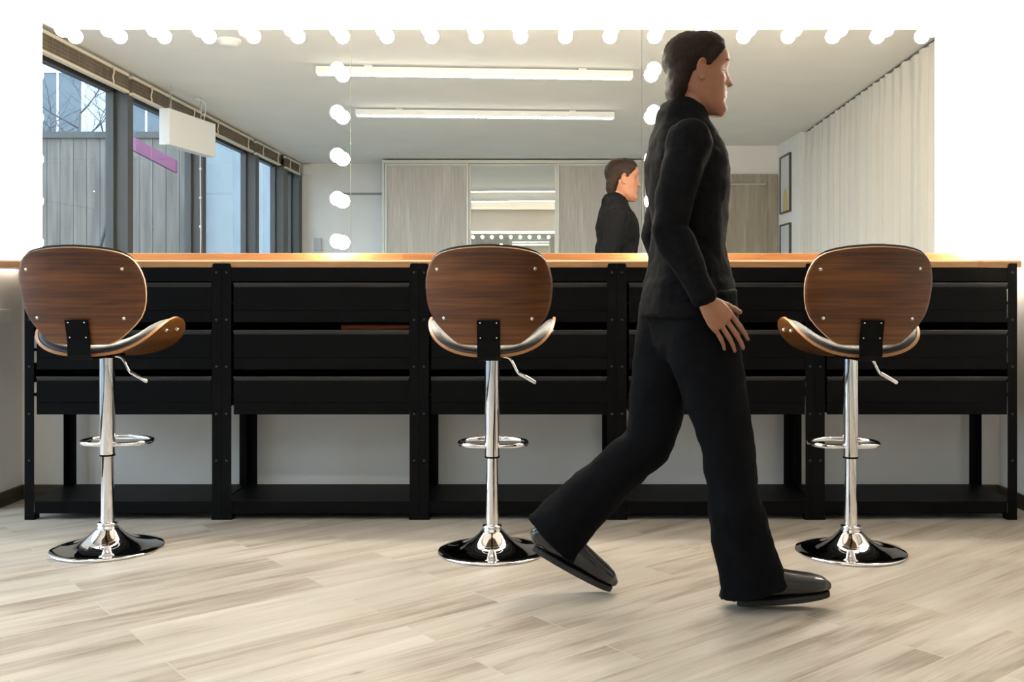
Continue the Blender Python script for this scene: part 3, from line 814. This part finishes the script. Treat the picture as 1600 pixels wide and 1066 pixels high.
def building():
    M_fac = noisy('pale_render', (.50, .55, .58), (.58, .62, .65), 1.5, rough=.85); M_win = mat('far_window', (.10, .13, .16), .2)
    y = -12.0; x0, x1 = -17, -5.5
    t = empty('apartment_building', ((x0+x1)/2, y, -.12)); cx = (x0+x1)/2
    bm = bmesh.new(); bx(bm, x0-cx, x1-cx, -6, 0, 0, 9); obj('wall', bm, M_fac, t)
    bm = bmesh.new(); bx(bm, x0-cx, x1-cx, 0, .25, 3.5, 3.62); bx(bm, x0-cx, x1-cx, 0, .25, 6.6, 6.72); obj('ledge', bm, M_white, t)
    for r_ in range(2):
        for k in range(6):
            x = x0-cx+.8+k*1.85; z = 4.1+3.1*r_
            bm = bmesh.new(); bx(bm, x, x+1.0, 0, .03, z, z+1.5); w = obj('window', bm, M_win, t)
            bm = bmesh.new(); bx(bm, x-.06, x, 0, .05, z-.06, z+1.56); bx(bm, x+1, x+1.06, 0, .05, z-.06, z+1.56); bx(bm, x, x+1, 0, .05, z-.06, z); bx(bm, x, x+1, 0, .05, z+1.5, z+1.56); bx(bm, x+.48, x+.52, .03, .045, z, z+1.5)
            obj('window_frame', bm, M_white, w)
    tag(t, 'pale apartment building far outside the windows', 'building')
building()
def tree(loc, seed, label, hgt=4.2):
    R = random.Random(seed); bm = bmesh.new(); tw = bmesh.new()
    def branch(p, d, ln, r, lv):
        pts = [p]; q = Vector(p); dd = Vector(d)
        for k in range(5):
            dd = (dd+Vector((R.uniform(-.22, .22), R.uniform(-.22, .22), R.uniform(-.12, .2)))).normalized(); q = q+dd*ln/5; pts.append(q.copy())
        loft(bm if lv < 1 else tw, pts, [r*(1-.11*k) for k in range(6)], ref=(.3, .8, .1), seg=6)
        if lv < 4:
            for k in (2, 3, 4, 5) if lv else (3, 4, 5, 5, 5):
                a = R.uniform(0, 2*PI); side = Vector((math.cos(a), math.sin(a), R.uniform(-.1, .6)))
                branch(pts[k], (dd*.6+side*.8).normalized(), ln*R.uniform(.5, .72), r*.42, lv+1)
    branch(Vector((0, 0, 0)), Vector((0, 0, 1)), hgt*.5, .09, 0)
    t = empty('bare_tree', loc); obj('trunk', bm, M_bark, t, smooth=True); obj('branches', tw, M_bark, t, smooth=True).name = 'branch'
    t.children[1]['kind'] = 'stuff'
    tag(t, label, 'tree')
tree((-6.9, -5.6, -.12), 4, 'bare winter tree with fine branches outside the windows', 5.6)

# ------------------------------------------------------------------ the walking person
M_skin = noisy('skin', (.26, .115, .065), (.29, .13, .075), 30, rough=.5, spec=.35)
M_skin.node_tree.nodes['Principled BSDF'].inputs['Subsurface Weight'].default_value = .08
M_skin.node_tree.nodes['Principled BSDF'].inputs['Subsurface Radius'].default_value = (.01, .004, .002)
M_hair = noisy('dark_brown_hair', (.009, .005, .003), (.020, .011, .0065), 9, (40, 40, 3), rough=.6, spec=.12, bs=.12)
M_knit = noisy('black_knit', (.003, .003, .0036), (.0055, .0055, .0064), 60, rough=.9, spec=.08, bs=.2)
M_trouser = noisy('black_trouser_cloth', (.0018, .0020, .0027), (.0032, .0034, .0044), 50, rough=.85, spec=.08, bs=.15)
M_shoe = mat('black_shoe_leather', (.010, .010, .010), .25, coat=.3)
M_sole = mat('black_rubber', (.012, .012, .012), .7)
def remesh(o, vox, smooth_it=3, disp=None):
    m = o.modifiers.new('remesh', 'REMESH'); m.mode = 'VOXEL'; m.voxel_size = vox; m.use_smooth_shade = True
    if smooth_it:
        s = o.modifiers.new('smooth', 'SMOOTH'); s.iterations = smooth_it; s.factor = .5
    if disp:
        tx = bpy.data.textures.new('folds', 'CLOUDS'); tx.noise_scale = disp[0]; tx.noise_depth = 2
        d = o.modifiers.new('folds', 'DISPLACE'); d.texture = tx; d.strength = disp[1]; d.mid_level = .5
    return o
def finger(bm, base, d, curl, lens, r, bend):
    p = Vector(base); dd = Vector(d).normalized(); pts = [p-dd*.02, p.copy()]; rr = [r*1.05, r*1.05]
    for k, ln in enumerate(lens):
        dd = (dd+Vector(curl)*bend*(.6 if k == 0 else 1)).normalized()
        mid = p+dd*ln*.5; p = p+dd*ln; pts += [mid, p.copy()]; rr += [r*(.95-.1*k), r*(1.0-.13*k)]
    loft(bm, pts, rr, ref=(.2, .9, .3), seg=12, round_ends=True)
def hand(bm, w, d, s, n, sc_=1.0, bend=.35):
    """w wrist, d towards the fingers, s thumb side, n palm normal"""
    w, d, s, n = Vector(w), Vector(d).normalized(), Vector(s), Vector(n)
    s = (s-d*s.dot(d)).normalized(); n = (n-d*n.dot(d)-s*n.dot(s)).normalized()
    k = sc_
    loft(bm, [w-d*.03, w, w+d*.03*k, w+d*.058*k, w+d*.082*k], [(.026*k, .019*k), (.026*k, .018*k), (.035*k, .0165*k), (.041*k, .0145*k), (.0405*k, .011*k)], ref=s, seg=24)
    offs = [.0318, .0108, -.0102, -.0300]; ln = [(.043, .026, .022), (.048, .030, .023), (.044, .028, .022), (.035, .021, .019)]
    for o_, l_, rad in zip(offs, ln, (.0078, .0080, .0077, .0068)):
        base = w+d*(.082*k-.22*abs(o_))+s*o_*k
        finger(bm, base, d+s*o_*1.6, n, [x*k for x in l_], rad*k, bend*(1+.25*(-o_/.03)))
    tb_ = w+d*.028*k+s*.028*k+n*.004
    finger(bm, tb_, d*.75+s*.62+n*.35, d*.5+n*.3, [.034*k, .028*k, .022*k], .0098*k, .22)
def person():
    py = 2.96
    t = empty('person', (.42, py, 0)); O = Vector((.42, py, 0))
    P = lambda x, y, z: Vector((x, py+y, z))-O
    bm = bmesh.new()
    # key joints (walking towards +X; camera side is -Y = the person's right)
    hipR, kneeR, ankR = P(.44, -.085, .86), P(.535, -.085, .46), P(.598, -.085, .1065)
    hipL, kneeL, ankL = P(.42, .085, .86), P(.315, .07, .45), P(.050, .06, .192)
    shR, elR, wrR = P(.408, -.168, 1.345), P(.345, -.205, 1.095), P(.447, -.215, .895)
    shL, elL, wrL = P(.418, .168, 1.345), P(.36, .212, 1.095), P(.44, .20, .885)
    def torso(bm, g=0., lo=.86):
        loft(bm, [P(.43, 0, lo), P(.43, 0, .93), P(.43, 0, 1.02), P(.43, 0, 1.12), P(.432, 0, 1.22), P(.425, 0, 1.31), P(.415, 0, 1.38), P(.412, 0, 1.425)],
             [(.150+g, .105+g), (.158+g, .112+g), (.142+g, .098+g), (.138+g, .095+g), (.150+g, .108+g), (.160+g, .108+g), (.132+g, .085+g), (.085+g, .062+g)], ref=(0, 1, 0), seg=32, round_ends=True)
    def leg(bm, h, k, a, g=0., hem=None):
        pts = [h+Vector((0, 0, .02)), h.lerp(k, .33), h.lerp(k, .7), k, k.lerp(a, .25)+Vector((-.012, 0, 0)), k.lerp(a, .6), a]
        rr = [(.088+g, .092+g), (.080+g, .086+g), (.066+g, .068+g), (.054+g, .058+g), (.054+g, .058+g), (.042+g, .044+g), (.034+g, .037+g)]
        loft(bm, pts, rr, ref=(0, 1, 0), seg=24, round_ends=True)
    def arm(bm, s, e, w, g=0.):
        loft(bm, [s, s.lerp(e, .3), s.lerp(e, .7), e, e.lerp(w, .3), e.lerp(w, .7), w], [(.050+g, .054+g), (.048+g, .05+g), (.041+g, .043+g), (.038+g, .04+g), (.038+g, .04+g), (.030+g, .031+g), (.023+g, .026+g)], ref=(0, 1, 0), seg=20, round_ends=True)
    torso(bm); leg(bm, hipR, kneeR, ankR); leg(bm, hipL, kneeL, ankL); arm(bm, shR, elR, wrR); arm(bm, shL, elL, wrL)
    # neck and head, facing +X, looking slightly down
    hc = P(.462, 0, 1.565)
    loft(bm, [P(.41, 0, 1.38), P(.425, 0, 1.43), P(.44, 0, 1.47), P(.452, 0, 1.52)], [(.062, .062), (.054, .056), (.050, .054), (.05, .055)], ref=(0, 1, 0), seg=24)
    rot = Matrix.Rotation(math.radians(6), 3, 'Y')
    def Hd(x, y, z): return hc+rot @ Vector((x, y, z))
    prof = [(-.118, .040, .078, .018), (-.110, .012, .088, .034), (-.095, -.015, .091, .047), (-.075, -.045, .087, .056), (-.05, -.066, .085, .061), (-.025, -.080, .083, .066), (0, -.088, .080, .070),
            (.02, -.092, .078, .072), (.04, -.094, .086, .073), (.06, -.094, .086, .073), (.08, -.088, .077, .068), (.097, -.074, .060, .058), (.110, -.050, .036, .042), (.117, -.022, .008, .02)]
    def feat(y, z):
        g = lambda v, c, w: math.exp(-((v-c)/w)**2)
        e = 0.
        nz = 0 if z > .034 or z < -.030 else ((.034-z)/.052)**1.25*.024 if z > -.018 else .024*max(0, 1-((-.018-z)/.012)**2)
        wy = .0085+.006*max(0, min(1, (.02-z)/.035))
        e += nz*g(y, 0, wy)
        e += .0055*(g(y, .0135, .007)+g(y, -.0135, .007))*g(z, -.019, .007)
        e += .0035*g(z, .040, .010)*g(abs(y), .028, .022)
        e -= .0085*g(z, .018, .013)*g(abs(y), .031, .015)
        e += .0035*g(z, -.008, .018)*g(abs(y), .046, .018)
        e += .0065*g(z, -.046, .0052)*g(y, 0, .020)+.0065*g(z, -.0595, .006)*g(y, 0, .019)-.003*g(z, -.072, .006)*g(y, 0, .02)
        e += .0065*g(z, -.096, .014)*g(y, 0, .022)
        return e
    def at(z, k):
        for p, q in zip(prof, prof[1:]):
            if p[0] <= z <= q[0]:
                t_ = (z-p[0])/(q[0]-p[0]); return p[k]+(q[k]-p[k])*t_
        return prof[0][k] if z < prof[0][0] else prof[-1][k]
    def sm(z, k): return sum(at(z+o_*.006, k) for o_ in (-2, -1, 0, 1, 2))/5
    rings = []; NA = 96; NZ = 76
    for j in range(NZ+1):
        z = -.118+.235*j/NZ; edge = j in (0, NZ)
        xb, xf, hw = (at(z, 1), at(z, 2), at(z, 3)) if edge else (sm(z, 1), sm(z, 2), sm(z, 3))
        ring = []
        for k in range(NA):
            a = 2*PI*k/NA; ca, sa = math.cos(a), math.sin(a); cx_ = (xb+xf)/2; rx = (xf-xb)/2
            y = hw*math.copysign(abs(sa)**.9, sa); x = cx_+rx*ca
            if ca > 0: x += feat(y, z)*min(1, ca*2.5)
            ring.append(bm.verts.new(Hd(x, y, z)))
        rings.append(ring)
    for a, b in zip(rings, rings[1:]):
        for k in range(NA): bm.faces.new((a[k], a[(k+1) % NA], b[(k+1) % NA], b[k]))
    bm.faces.new(rings[0][::-1]); bm.faces.new(rings[-1])
    for s in (-1, 1):
        # ear: rim, inner fold and lobe
        er = [Hd(.006, s*.073, .022), Hd(.000, s*.079, .030), Hd(-.011, s*.081, .026), Hd(-.016, s*.081, .008), Hd(-.011, s*.078, -.012), Hd(-.002, s*.073, -.026)]
        loft(bm, catmull(er, 3), [.0042]*16, ref=(0, 1, 0), seg=10, round_ends=True)
        ellipsoid(bm, Hd(-.004, s*.0735, .004), (.011, .004, .024), u=14, v=8); ellipsoid(bm, Hd(.002, s*.073, -.022), (.007, .005, .008), u=12, v=8)
    # hands
    hand(bm, wrR, (.62, .02, -.78), (.75, .25, .6), (0, 1, 0), 1.02, .30)
    hand(bm, wrL, (.35, 0, -.94), (.94, -.2, .3), (0, -1, 0), 1.0, .35)
    # feet inside the shoes
    FEET = []
    for ank, ang in ((ankR, math.radians(-6)), (ankL, math.radians(28))):
        R = Matrix.Rotation(ang, 3, 'Y'); org = ank-R @ Vector((-.035, 0, .095)); FEET.append((org, ang))
        loft(bm, [org+R @ Vector(p) for p in ((-.038, 0, .095), (-.035, 0, .055), (.02, 0, .042), (.11, 0, .036))], [(.030, .032), (.030, .034), (.030, .024), (.030, .014)], ref=(0, 1, 0), seg=16)
    remesh(obj('body', bm, M_skin, t, smooth=True), .0034, 2)
    # eyes
    for s in (-1, 1):
        bm = bmesh.new(); ellipsoid(bm, Hd(.0575, s*.031, .018), (.0105, .0135, .0068))
        e = obj('eye', bm, mat('eye_white', (.32, .28, .25), .3), t, smooth=True)
        bm = bmesh.new(); ellipsoid(bm, Hd(.0655, s*.0315, .018), (.0036, .0055, .0056)); obj('iris', bm, mat('iris', (.03, .018, .01), .1), e, smooth=True)
        bm = bmesh.new(); loft(bm, [Hd(.0845, s*.013, .042), Hd(.0805, s*.028, .047), Hd(.0685, s*.046, .043)], [.0022, .0028, .0016], seg=8, ref=(0, 0, 1)); obj('eyebrow', bm, M_hair, t, smooth=True)
    bm = bmesh.new(); loft(bm, [Hd(.0775, -.0215, -.0535), Hd(.0835, -.011, -.0530), Hd(.0862, 0, -.0528), Hd(.0835, .011, -.0530), Hd(.0775, .0215, -.0535)], [.0006, .0016, .0018, .0016, .0006], seg=8, ref=(0, 0, 1))
    obj('mouth_line', bm, mat('lip_line', (.14, .045, .035), .5), t, smooth=True)
    # hair: cap over the skull, falling behind to the nape
    bm = bmesh.new()
    ellipsoid(bm, Hd(-.028, 0, .045), (.088, .083, .082), u=40, v=24)
    ellipsoid(bm, Hd(-.002, 0, .080), (.075, .073, .051), u=40, v=24)
    loft(bm, [Hd(-.045, 0, .02), Hd(-.058, 0, -.03), Hd(-.062, 0, -.065), Hd(-.060, 0, -.095)], [(.078, .050), (.072, .042), (.064, .032), (.052, .018)], ref=(0, 1, 0), seg=32, round_ends=True)
    for s in (-1, 1): loft(bm, [Hd(.050, s*.058, .078), Hd(.030, s*.070, .052), Hd(.014, s*.0745, .020)], [(.008, .016), (.007, .016), (.004, .009)], ref=(0, 1, 0), seg=16, round_ends=True)
    remesh(obj('hair', bm, M_hair, t, smooth=True), .005, 3, (.02, .006))
    # sweater
    bm = bmesh.new(); torso(bm, .016, .875); arm(bm, shR, elR, elR.lerp(wrR, .93), .012); arm(bm, shL, elL, elL.lerp(wrL, .93), .012)
    loft(bm, [P(.43, 0, .845), P(.43, 0, .90), P(.43, 0, .95)], [(.184, .140), (.184, .140), (.178, .132)], ref=(0, 1, 0), seg=32)
    loft(bm, [P(.412, 0, 1.39), P(.425, 0, 1.435), P(.432, 0, 1.462)], [(.085, .085), (.064, .068), (.060, .064)], ref=(0, 1, 0), seg=32)
    for w, e in ((wrR, elR), (wrL, elL)): loft(bm, [e.lerp(w, .86), e.lerp(w, .96)], [(.034, .036), (.033, .035)], ref=(0, 1, 0), seg=20)
    remesh(obj('sweater', bm, M_knit, t, smooth=True), .0075, 3, (.09, .020))
    # trousers, wide at the hem
    def trouser(bm, h, k, a, down):
        d = (a-k).normalized(); back = Vector((-.01, 0, 0))
        pts = [h+Vector((0, 0, .05)), h.lerp(k, .3), h.lerp(k, .7), k, k.lerp(a, .35)+back, k.lerp(a, .7)+back, a+down*.4, a+down]
        rr = [(.105, .118), (.094, .108), (.080, .088), (.072, .078), (.072, .076), (.076, .084), (.084, .096), (.090, .106)]
        loft(bm, pts, rr, ref=(0, 1, 0), seg=28)
    bm = bmesh.new(); loft(bm, [P(.43, 0, .80), P(.43, 0, .86), P(.43, 0, .95), P(.43, 0, 1.0)], [(.15, .112), (.170, .126), (.158, .114), (.140, .098)], ref=(0, 1, 0), seg=32, round_ends=True)
    trouser(bm, hipR, kneeR, ankR, Vector((.012, 0, -.055))); trouser(bm, hipL, kneeL, ankL, Vector((-.03, 0, -.03)))
    remesh(obj('trousers', bm, M_trouser, t, smooth=True), .0075, 3, (.10, .020))
    # shoes
    def shoe(org, ang):
        o = empty('shoe', org); o.parent = t; o.rotation_euler = (0, ang, 0)
        bm = bmesh.new()
        st = [(-.085, .0, .030, .026), (-.07, 0, .046, .034), (-.04, 0, .050, .037), (0, 0, .046, .036), (.05, 0, .038, .042), (.10, 0, .031, .046), (.14, 0, .026, .044), (.168, 0, .021, .034), (.180, 0, .015, .020)]
        pts = [Vector((x, 0, .018+h)) for x, _, h, w in st]; loft(bm, pts, [(w, h) for x, _, h, w in st], ref=(0, 1, 0), seg=24, round_ends=True, power=2.5)
        loft(bm, [(-.045, 0, .05), (-.04, 0, .085), (-.038, 0, .115)], [(.035, .05), (.034, .046), (.036, .046)], ref=(0, 1, 0), seg=20)
        remesh(obj('upper', bm, M_shoe, o, smooth=True), .005, 2)
        bm = bmesh.new(); n = 18; lo, up = [], []
        out = []
        for k in range(28):
            a = 2*PI*k/28; x = .052+.136*math.cos(a); w = .0385+.0055*math.sin(max(-1, min(1, (x-.05)/.13))*PI/2)
            out.append((x, w*math.sin(a)))
        va = [bm.verts.new((x, y, 0.008 if -.02 > x > -1 and False else 0)) for x, y in out]; vb = [bm.verts.new((x, y, .018)) for x, y in out]
        bm.faces.new(va[::-1]); bm.faces.new(vb)
        for k in range(28): bm.faces.new((va[k], va[(k+1) % 28], vb[(k+1) % 28], vb[k]))
        obj('sole', bm, M_sole, o, bevel=.004)
        bm = bmesh.new()
        for k in range(4): loft(bm, [(.035+.018*k, -.022, .090-.006*k), (.035+.018*k, 0, .100-.007*k), (.035+.018*k, .022, .090-.006*k)], [.003]*3, ref=(0, 0, 1), seg=8)
        obj('lace', bm, M_sole, o, smooth=True)
    for org, ang in FEET: shoe(org, ang)
    tag(t, 'person in black sweater, wide black trousers and black shoes walking past the stools', 'person')
person()
